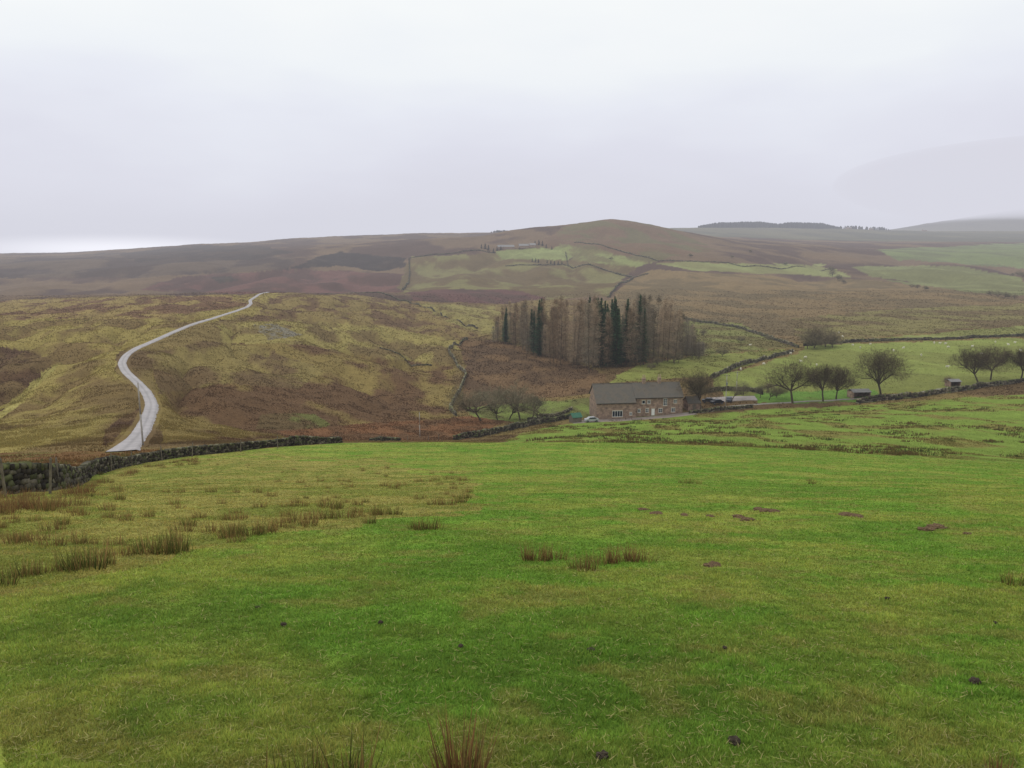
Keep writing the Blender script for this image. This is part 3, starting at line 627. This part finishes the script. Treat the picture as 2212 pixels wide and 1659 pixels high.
for u,Y,hp,i,sx in [(1516,248,88,0,1.1),(1713,250,100,0,1.0),(1778,252,84,1,.95),(1806,256,78,3,.9),(1903,261,104,2,1.0),(2112,278,82,2,.95),(2134,286,76,0,1.0),(2200,284,72,1,1.0)]:
    x,y=at(u,Y,870); hgt=hp/F*Y; put('bare_tree',BT[i],(m_bark,m_twig),x,y,hgt/[14,14,13,12][i],'bare winter trees around the farm','leafless broad crowned tree standing in the farm pasture',sx=hgt/[14,14,13,12][i]*sx)
BF=[bare_tree(21,9,1.1,1700,colr=(118,112,88),tws=.024,dome=.3),bare_tree(22,9,.9,1600,colr=(122,114,90),tws=.024,dome=.3)]
for u,Y,hp in [(1042,238,88),(1075,240,60),(1098,242,70),(1125,240,85),(1150,246,60),(1185,236,50),(1020,262,55),(1660,258,36),(1580,262,40),(1640,262,34),(1675,262,32),(1500,262,40),(1605,268,34)]:
    x,y=at(u,Y,880); put('bare_tree',random.choice(BF),(m_bark,m_twig),x,y,hp/F*Y/9,'small bare winter trees around the farm','small thin leafless tree near the farm garden')
BS=[bare_tree(31,6,1.4,1500,.12,(122,110,86),.03),bare_tree(32,6,1.3,1500,.12,(118,110,84),.03)]
def bush(u,v,hp,ymin,sx=1.2,lab='leafless bush on the hillside'):
    x,y=hit(u,v,ymin); s=hp/F*y/6; put('bush',random.choice(BS),(m_bark,m_twig),x,y,s,'scattered bushes on the hillsides',lab,'bush',sx=s*sx)
for u,v,h_ in [(1760,752,50),(1782,750,44),(1798,752,34),(1745,754,38),(1560,770,22),(1520,725,16),(1600,740,14),(1660,735,12),(1480,765,38),(1500,768,30),(1455,785,26),(1520,762,24),(1190,772,18),(1330,795,16),(1240,788,18),(1420,790,18),(1800,585,15),(1810,590,13),(1795,578,11),(1822,594,10),(1970,615,9),(1982,620,10),(1998,624,10),(2140,640,12),(2155,642,14),(2170,644,15),(2190,646,12),(2200,596,12),(2208,600,12),(2190,584,9),(1500,700,12),(1490,560,8),(1320,555,8),(1700,560,8),(1580,560,7),(1620,548,7),(2045,835,22),(1405,800,16),(1660,848,22)]:
    bush(u,v,h_,300 if v<797 else 230)
SPF=[spruce(41,10,3.4,(46,60,44),.8,.02),spruce(42,10,3.8,(52,62,46),.8,.02)]
for u,v,h_ in [(1040,538,9),(1048,538,12),(1055,539,11),(1066,541,10),(1074,538,9),(1082,537,9),(1150,553,8),(1157,553,9),(1163,554,8),(1182,553,7),(1190,553,8),(1198,553,8),(1206,554,8),(1214,553,7),(1156,526,9),(1164,526,11),(1172,526,10),(1180,527,8),(1192,528,8),(1122,533,6)]:
    x,y=hit(u,v,1100); s=h_/F*y/10; put('conifer_tree',random.choice(SPF),(m_bark,m_needle),x,y,s,'conifers sheltering the hill farm','small dark conifer sheltering the distant hill farm',sx=s*1.8)
def farwood(spec,n,name,label,hgt,colr):
    V=[];C=[]; g=rng
    for i in range(n):
        a=g.random(); u=spec[0]+(spec[1]-spec[0])*a; Y=g.uniform(spec[2],spec[3]); x,y=at(u,Y,495); z=G(x,y); hh=hgt*g.uniform(.6,1.15)*min(1,.3+5*min(a,1-a))*(.7+.5*float(vnoise(np.array([a*9]),np.array([.5]))[0])); r=hh*.3
        for j in range(4):
            an=g.random()*3.14; V+=[(x-math.cos(an)*r,y-math.sin(an)*r,z-1),(x+math.cos(an)*r,y+math.sin(an)*r,z-1),(x+g.normal()*r*.25,y,z+hh)]
            V+=[(x-math.cos(an)*r,y-math.sin(an)*r,z+hh*.4),(x+math.cos(an)*r,y+math.sin(an)*r,z+hh*.35),(x+g.normal()*r*.3,y,z+hh*.95)]
            C+=[srgb(colr)*g.uniform(.7,1.2)]*6
    obj(name,mesh_np(name,V,np.arange(len(V)).reshape(-1,3),np.array(C)),m_needle,kind='stuff',label=label)
farwood((1508,1815,4300,4560),1800,'distant_forest','dark conifer forest along the misty ridge',30,(82,88,86))
farwood((1800,1925,4400,4500),90,'distant_forest','thin line of trees on the misty ridge',18,(84,88,82))
farwood((1412,1466,3100,3300),160,'distant_forest','small wood behind the hill shoulder',16,(72,76,68))
farwood((1060,1130,3250,3320),160,'distant_forest','low dark wood on the far moor skyline',10,(74,72,66))
# ---------- farmhouse
def matbrick(name,c1,c2,scale):
    m,nt,b=nodes(name); tc=N(nt,'ShaderNodeTexCoord'); mp=N(nt,'ShaderNodeMapping'); mp.inputs['Rotation'].default_value=(math.radians(90),0,0)
    br=N(nt,'ShaderNodeTexBrick'); br.inputs['Scale'].default_value=scale; br.inputs['Color1'].default_value=(*srgb(c1),1); br.inputs['Color2'].default_value=(*srgb(c2),1); br.inputs['Mortar'].default_value=(*srgb((132,118,104)),1); br.inputs['Mortar Size'].default_value=.03
    nt.links.new(tc.outputs['Object'],mp.inputs[0]); nt.links.new(mp.outputs[0],br.inputs[0]); nv,_=noise_val(nt,1.0,6,.6,1.3); nt.links.new(mul(nt,br.outputs[0],nv),b.inputs['Base Color']); return m
m_hw=matbrick('sandstone_masonry',(168,140,122),(132,110,98),1.2)
m_slate=simple('slate_roof',(112,104,94),.55,.64,1.3,rough=.85,rgb2=(90,86,80),detail=9); m_white=simple('white_paint',(226,226,222),3,.95,1.02,rough=.5); m_glass=simple('window_glass',(40,46,54),1,.8,1.2,rough=.08)
m_quoin=simple('dressed_stone',(168,148,128),2,.85,1.1); m_green=simple('green_paint',(60,104,84),2,.85,1.1,rough=.5); m_black=simple('black_rubber',(26,26,28),4,.9,1.1)
hx,hy=at(1287,241,880); hz=G(hx,hy)-.3
he=obj('farmhouse',None,loc=(hx,hy,hz),category='house',label='long two storey stone farmhouse with slate roof and chimneys'); he.rotation_euler=(0,0,math.radians(7))
def part(name,mb,mat,par=he,smooth=False,**kw): return obj(name,mb.mesh(name,smooth),mat,par,**kw)
BL,TL,D=12.3,27.5,9.0; E1,E2,R=5.7,6.9,10.6
mb=MB()
mb.box(0,BL,-1.2,D,-2,E1-.02); mb.box(BL+.003,TL,0,D,-2,E2-.02)
for xa in (0.01,TL-.5):
    mb.add([(xa,.1,E2-.1),(xa+.49,.1,E2-.1),(xa+.49,D-.1,E2-.1),(xa,D-.1,E2-.1),(xa,D/2,R-.25),(xa+.49,D/2,R-.25)],[(0,1,5,4),(1,2,5),(2,3,4,5),(3,0,4),(0,3,2,1)])
mb.add([(.012,-1.19,E1-.1),(.5,-1.19,E1-.1),(.5,D-.1,E1-.1),(.012,D-.1,E1-.1),(.012,D/2-.5,R-1),(.5,D/2-.5,R-1)],[(0,1,5,4),(1,2,5),(2,3,4,5),(3,0,4)])
part('wall',mb,m_hw)
def slab(mb,x0,x1,ya,za,yb,zb,th=.18):
    mb.add([(x0,ya,za),(x1,ya,za),(x1,yb,zb),(x0,yb,zb),(x0,ya,za+th),(x1,ya,za+th),(x1,yb,zb+th),(x0,yb,zb+th)],[(0,3,2,1),(4,5,6,7),(0,1,5,4),(1,2,6,5),(2,3,7,6),(3,0,4,7)])
mb=MB(); slab(mb,-.25,BL,-1.55,E1-.25,D/2,R-.1); slab(mb,BL+.003,TL+.25,-.35,E2-.28,D/2,R+.02); slab(mb,-.25,TL+.25,D+.3,E2-.3,D/2+.003,R-.0)
mb.tube((-.25,D/2,R+.12),(TL+.25,D/2,R+.14),.12,.12,6)
rf=part('roof',mb,m_slate)
for cx in (BL+3.9,BL+8.9):
    mb=MB(); mb.box(cx-.5,cx+.5,D/2-.45,D/2+.45,R-.6,R+1.4); mb.box(cx-.6,cx+.6,D/2-.55,D/2+.55,R+1.4,R+1.55)
    ch=part('chimney',mb,m_hw,rf)
    for dx in(-.27,.27):
        mb=MB(); mb.tube((cx+dx,D/2,R+1.55),(cx+dx,D/2,R+2.6),.17,.13,8); part('chimney_pot',mb,m_quoin,ch)
def window(x,z,w,h_,yf,nx=2,ny=2,fr=m_white):
    e=obj('window',None,parent=he)
    m1=MB(); m1.box(x,x+w,yf-.03,yf-.01,z,z+h_); part('pane',m1,m_glass,e)
    m1=MB(); t=.08
    m1.box(x-.02,x+w+.02,yf-.1,yf-.035,z-.02,z+t);m1.box(x-.02,x+w+.02,yf-.1,yf-.035,z+h_-t,z+h_+.02)
    for i in range(nx+1): 
        xx=x+(w-t)*i/nx; m1.box(xx,xx+t,yf-.098,yf-.036,z+t,z+h_-t)
    for j in range(1,ny): 
        zz=z+(h_-t)*j/ny; m1.box(x+t,x+w-t,yf-.08,yf-.037,zz,zz+.05)
    part('frame',m1,fr,e)
    m1=MB(); m1.box(x-.2,x+w+.2,yf-.16,yf-.004,z-.24,z-.03); part('sill',m1,m_quoin,e)
    m1=MB(); m1.box(x-.2,x+w+.2,yf-.08,yf-.004,z+h_+.03,z+h_+.32); part('lintel',m1,m_quoin,e)
yb=-1.2
window(4.9,1.3,3.2,1.9,yb,4,1); window(10.3,1.7,.8,.9,yb)
window(BL+2.2,4.9,1.0,1.1,0,1,1);window(BL+3.9,4.9,1.0,1.1,0,2,2);window(BL+9.0,4.2,1.15,2.2,0,2,4);window(BL+12.3,4.9,1.0,1.1,0,2,2)
window(BL+.9,2.2,.9,1.1,0);window(BL+3.4,2.2,1.0,1.2,0);window(BL+7.5,2.0,1.2,1.3,0);window(BL+11.6,2.1,1.2,1.3,0)
mb=MB(); mb.box(BL+5.3,BL+6.3,-.06,-.01,1.2,3.3); dr=part('door',mb,m_white); mb=MB(); mb.tube((BL+6.15,-.12,2.2),(BL+6.15,-.06,2.2),.05,.04,8); part('handle',mb,m_metal,dr)
mb=MB(); mb.box(BL+5.05,BL+6.55,-.12,-.004,3.33,3.65); part('door_lintel',mb,m_quoin)
mb=MB(); mb.tube((-.2,-1.62,E1-.2),(BL,-1.62,E1-.22),.07,.07,6); mb.tube((BL,-.42,E2-.22),(TL,-.42,E2-.22),.07,.07,6); mb.tube((BL+.25,-.12,0.2),(BL+.25,-.3,E2-.25),.06,.06,6); part('gutter',mb,m_black)
def shed(name,u,Y,w,d,h_,rise,rot,label,wallmat,roofmat,openf=True,v=880,cat='shed'):
    x,y=at(u,Y,v); e=obj(name,None,loc=(x,y,G(x,y)-.1),category=cat,label=label); e.rotation_euler[2]=rot
    mb=MB()
    if openf:
        t=.3; o_=[(-w/2,-d/2),(-w/2,d/2),(w/2,d/2),(w/2,-d/2),(w/2-t,-d/2),(w/2-t,d/2-t),(-w/2+t,d/2-t),(-w/2+t,-d/2)]
        mb.add([(a,b_,-1) for a,b_ in o_]+[(a,b_,h_) for a,b_ in o_],[(i,(i+1)%8,8+(i+1)%8,8+i) for i in range(8)]+[(8,9,14,15),(9,10,13,14),(10,11,12,13)])
    else:
        mb.box(-w/2,w/2,-d/2,d/2,-1,h_)
        mb.add([(-w/2+.01,-d/2+.05,h_-.03),(-w/2+.01,d/2-.05,h_-.03),(-w/2+.01,0,h_+rise-.1)],[(0,1,2)]); mb.add([(w/2-.01,-d/2+.05,h_-.03),(w/2-.01,d/2-.05,h_-.03),(w/2-.01,0,h_+rise-.1)],[(0,1,2)])
    obj('wall',mb.mesh('wall'),wallmat,e)
    mb=MB(); slab(mb,-w/2-.2,w/2+.2,-d/2-.3,h_-.15,0,h_+rise,.12); slab(mb,-w/2-.2,w/2+.2,d/2+.3,h_-.15,.003,h_+rise,.12); obj('roof',mb.mesh('roof'),roofmat,e)
    if not openf:
        mb=MB(); mb.box(-.5,.5,-d/2-.06,-d/2-.01,0,min(2,h_-.2)); obj('door',mb.mesh('door'),m_wood,e)
    return e
m_roofg=simple('grey_sheet_roof',(134,132,130),1,.85,1.1)
shed('stone_outbuilding',1494,250,4.0,5,2.6,1.6,.1,'small stone outbuilding joined beside the farmhouse',m_hw,m_slate,False)
shed('garden_shed',1243,237,3.0,2.6,1.9,1.0,.4,'green roofed garden shed beside the yard',m_wood,m_green,False,v=890)
shed('field_shelter',1853,260,6.0,4,2.3,.6,.1,'open fronted stone field shelter with grey roof',m_hw,m_roofg,True)
shed('field_shelter',2053,275,3.8,3.2,2.0,.5,.1,'small stone field shelter with pale roof',m_hw,m_roofg,True)
for u,v,w in [(1095,534,34),(1134,531,30),(1150,530,14),(1080,536,12)]:
    x,y=hit(u,v,1100); shed('hill_farm_building',u,y,w/F*y*.9,14,4.5,4,.15,'distant grey roofed hill farm building',m_hw,m_roofg,False,v=v,cat='farm building')
for u,w in [(1832,16),(1995,14),(1880,12)]:
    x,y=at(u,4350,520); shed('far_farm_building',u,y,w/F*y*.6,14,6,4,.2,'tiny pale farm building in misty fields',m_hw,m_roofg,False,v=520,cat='farm building')
# ---------- cars
def car(u,Y,rot,rgb,label,v=880):
    x,y=at(u,Y,v); e=obj('parked_car',None,loc=(x,y,G(x,y)+.16),category='car',label=label,group='cars parked in the farmyard'); e.rotation_euler[2]=rot
    mp=simple('car_paint',rgb,2,.95,1.05,rough=.3)
    prof=[(-2.1,.35),(-2.15,.75),(-2.0,.95),(-1.3,1.02),(-.7,1.5),(.9,1.52),(1.7,1.05),(2.1,.95),(2.15,.4)]
    def extr(pr,hw,name,mat,tap=.0):
        n=len(pr); V=[(a,-hw*(1-tap*(z>1.1)),z) for a,z in pr]+[(a,hw*(1-tap*(z>1.1)),z) for a,z in pr]
        m_=MB(); m_.add(V,[tuple(range(n)),tuple(range(2*n-1,n-1,-1))]+[(i,i+n,(i+1)%n+n,(i+1)%n) for i in range(n)]); return obj(name,m_.mesh(name),mat,e)
    bd=extr(prof,.85,'body',mp,.12)
    for sy in(-1,1):
        m_=MB(); V=[(-1.1,sy*.80,1.06),(-.62,sy*.765,1.42),(.85,sy*.765,1.44),(1.4,sy*.80,1.08)]; V2=[(a,b*1.14,c) for a,b,c in V]; m_.add(V+V2,[(0,1,2,3),(7,6,5,4),(0,4,5,1),(1,5,6,2),(2,6,7,3),(3,7,4,0)]); obj('window',m_.mesh('window'),m_glass,e)
    for wx in(-1.35,1.35):
        for wy in(-.8,.8):
            m_=MB(); m_.tube((wx,wy-.12,.3),(wx,wy+.12,.3),.33,.33,14); w_=obj('wheel',m_.mesh('wheel'),m_black,e)
            m_=MB(); m_.tube((wx,wy-.13,.3),(wx,wy+.13,.3),.18,.18,10); obj('rim',m_.mesh('rim'),m_metal,w_)
    return e
car(1548,255,.3,(34,36,42),'dark parked car in the farmyard'); car(1530,258,-.2,(52,54,62),'dark grey parked car beside outbuilding'); car(1574,258,1.2,(70,74,84),'grey parked car by the power pole')
car(1278,236,.2,(165,166,168),'pale silver car parked at the house end')
# ---------- sheep
def sheep_mesh(graze):
    me=bpy.data.meshes.new('sk'); hz_=.25 if graze else .95
    v=[(0,0,.62),(-.35,0,.63),(-.5,0,.6),(.33,0,.66),(.5,0,.72 if not graze else .6),(.68,0,hz_),(.86,0,hz_-.06)]
    e=[(0,1),(1,2),(0,3),(3,4),(4,5),(5,6)]; r=[.27,.25,.14,.24,.15,.1,.055]
    for sx,bi in((-.38,1),(.34,3)):
        for sy in(-.13,.13):
            n=len(v); kx=-.05 if sx<0 else .0
            v+= [(sx,sy,.45),(sx+kx,sy,.25),(sx,sy,0)]; e+=[(bi,n),(n,n+1),(n+1,n+2)]; r+=[.09,.04,.035]
    me.from_pydata(v,e,[]); o=bpy.data.objects.new('sk',me); COL.objects.link(o)
    o.modifiers.new('s','SKIN'); 
    for i,rr in enumerate(r): me.skin_vertices[0].data[i].radius=(rr,rr)
    me.skin_vertices[0].data[0].use_root=True
    o.modifiers.new('ss','SUBSURF').levels=1
    dg=bpy.context.evaluated_depsgraph_get(); m2=bpy.data.meshes.new_from_object(o.evaluated_get(dg)); bpy.data.objects.remove(o); m2.name='sheep'
    for p in m2.polygons: p.use_smooth=True
    return m2
m_wool=simple('wool',(222,216,200),8,.85,1.05); SH=[sheep_mesh(True),sheep_mesh(False)]
for u,v in [(2018,742),(2030,743),(2042,744),(2048,752),(1712,760),(1708,766),(1740,775),(1764,790),(1730,782),(1842,748),(1858,752),(1880,745),(2150,742),(2178,746),(2192,742),(2205,760),(2120,765),(2046,795),(1990,770),(1650,790),(1600,800),(1930,760),(1952,752),(1620,748),(2100,750),(1820,727),(1812,720)]:
    x,y=hit(u,v,250); o=obj('sheep',random.choice(SH),m_wool,loc=(x,y,G(x,y)),category='sheep',group='white sheep grazing the valley pasture',label='white sheep grazing on the green valley pasture'); o.rotation_euler[2]=random.random()*6.28; o.scale=(1.2,)*3
# ---------- mist and low cloud
def fog(name,me,dens,rgb,loc=None,scale=None):
    mm=bpy.data.materials.new(name); mm.use_nodes=True; nt=mm.node_tree; nt.nodes.clear()
    va=N(nt,'ShaderNodeVolumeAbsorption'); va.inputs['Density'].default_value=dens; va.inputs['Color'].default_value=(0,0,0,1)
    em=N(nt,'ShaderNodeEmission'); em.inputs['Color'].default_value=(*srgb(rgb),1); em.inputs['Strength'].default_value=dens  # volume emits its own glow in place of skylight scattered by the mist
    ad=N(nt,'ShaderNodeAddShader'); nt.links.new(va.outputs[0],ad.inputs[0]); nt.links.new(em.outputs[0],ad.inputs[1])
    out=N(nt,'ShaderNodeOutputMaterial'); nt.links.new(ad.outputs[0],out.inputs['Volume'])
    o=obj(name,me,mm,loc=loc,kind='structure')
    if scale: o.scale=scale
mb=MB(); mb.box(-14000,14000,-300,13900,-1500,330)
fog('mist',mb.mesh('mist'),.00010,(214,215,226))
import bmesh
bm=bmesh.new(); bmesh.ops.create_uvsphere(bm,u_segments=64,v_segments=32,radius=1); sm_=bpy.data.meshes.new('low_cloud'); bm.to_mesh(sm_); bm.free()
for p in sm_.polygons: p.use_smooth=True
for lx,ly,lz,ax,ay,az_,dn in [(5200,6800,470,2500,1500,400,.0016),(4400,6600,440,1700,1000,330,.0012),(6400,7000,400,2600,1600,420,.0014),(4700,6600,250,1600,600,200,.0006)]:
    fog('low_cloud',sm_.copy(),dn,(218,218,229),(lx,ly,lz),(ax,ay,az_))
# ---------- world, sun, camera
w=bpy.data.worlds.new('World'); scene.world=w; w.use_nodes=True; nt=w.node_tree; bg=nt.nodes['Background']
tc=N(nt,'ShaderNodeTexCoord'); sep=N(nt,'ShaderNodeSeparateXYZ'); nt.links.new(tc.outputs['Generated'],sep.inputs[0])
mp=N(nt,'ShaderNodeMapping'); mp.inputs['Scale'].default_value=(1,1,3.2); nt.links.new(tc.outputs['Generated'],mp.inputs[0])
no=N(nt,'ShaderNodeTexNoise'); no.inputs['Scale'].default_value=2.6; no.inputs['Detail'].default_value=4; nt.links.new(mp.outputs[0],no.inputs[0])
ad=N(nt,'ShaderNodeMath',operation='MULTIPLY_ADD'); ad.inputs[1].default_value=.24; nt.links.new(no.outputs[0],ad.inputs[0]); nt.links.new(sep.outputs[2],ad.inputs[2])
mr=N(nt,'ShaderNodeMapRange'); mr.inputs[1].default_value=.09; mr.inputs[2].default_value=.38; nt.links.new(ad.outputs[0],mr.inputs[0])
cr=N(nt,'ShaderNodeValToRGB'); nt.links.new(mr.outputs[0],cr.inputs[0]); e=cr.color_ramp.elements
def lin(c): return (*srgb(c),1)
e[0].position=0;e[0].color=lin((216,216,227)); e[1].position=1;e[1].color=lin((252,255,255))
for p_,c_ in ((.2,(220,220,232)),(.4,(227,228,240)),(.62,(237,240,249)),(.8,(246,250,253))):
    q_=e.new(p_); q_.color=lin(c_)
sky=N(nt,'ShaderNodeTexSky',sky_type='NISHITA'); sky.sun_disc=False; sky.sun_elevation=math.radians(45); sky.sun_rotation=math.radians(-70)
sk=N(nt,'ShaderNodeVectorMath',operation='SCALE'); sk.inputs['Scale'].default_value=.08; nt.links.new(sky.outputs[0],sk.inputs[0])
mx=N(nt,'ShaderNodeMixRGB'); mx.inputs[0].default_value=.97; nt.links.new(sk.outputs[0],mx.inputs[1]); nt.links.new(cr.outputs[0],mx.inputs[2])
gd=Vector((-.50,1,-.010)).normalized()
df=N(nt,'ShaderNodeVectorMath',operation='SUBTRACT'); df.inputs[1].default_value=gd; nt.links.new(tc.outputs['Generated'],df.inputs[0])
ms=N(nt,'ShaderNodeVectorMath',operation='MULTIPLY'); ms.inputs[1].default_value=(5.2,5.2,52); nt.links.new(df.outputs[0],ms.inputs[0])
ln=N(nt,'ShaderNodeVectorMath',operation='LENGTH'); nt.links.new(ms.outputs[0],ln.inputs[0])
gr=N(nt,'ShaderNodeMapRange',interpolation_type='SMOOTHSTEP'); gr.inputs[1].default_value=0; gr.inputs[2].default_value=1; gr.inputs[3].default_value=1.1; gr.inputs[4].default_value=0; nt.links.new(ln.outputs['Value'],gr.inputs[0])
sc_=N(nt,'ShaderNodeVectorMath',operation='SCALE'); sc_.inputs[0].default_value=(1,.99,.97); nt.links.new(gr.outputs[0],sc_.inputs['Scale'])
ap=N(nt,'ShaderNodeVectorMath',operation='ADD'); nt.links.new(mx.outputs[0],ap.inputs[0]); nt.links.new(sc_.outputs[0],ap.inputs[1])
nt.links.new(ap.outputs[0],bg.inputs[0]); bg.inputs[1].default_value=1.0
sd=bpy.data.lights.new('sun','SUN'); sd.energy=.8; sd.angle=math.radians(20); sd.color=(1,.97,.92); so=bpy.data.objects.new('sun',sd); COL.objects.link(so)
az=math.radians(-70); el=math.radians(45); dv=Vector((math.sin(az)*math.cos(el),math.cos(az)*math.cos(el),math.sin(el))); so.rotation_euler=dv.to_track_quat('Z','Y').to_euler()
cd=bpy.data.cameras.new('camera'); cd.sensor_width=36; cd.lens=36*F/2212; cd.clip_end=40000; cd.clip_start=.05; co=bpy.data.objects.new('camera',cd); COL.objects.link(co); co.rotation_euler=(math.pi/2-P,0,0); scene.camera=co
scene.view_settings.view_transform='Standard'; scene.view_settings.look='None'; scene.view_settings.exposure=0
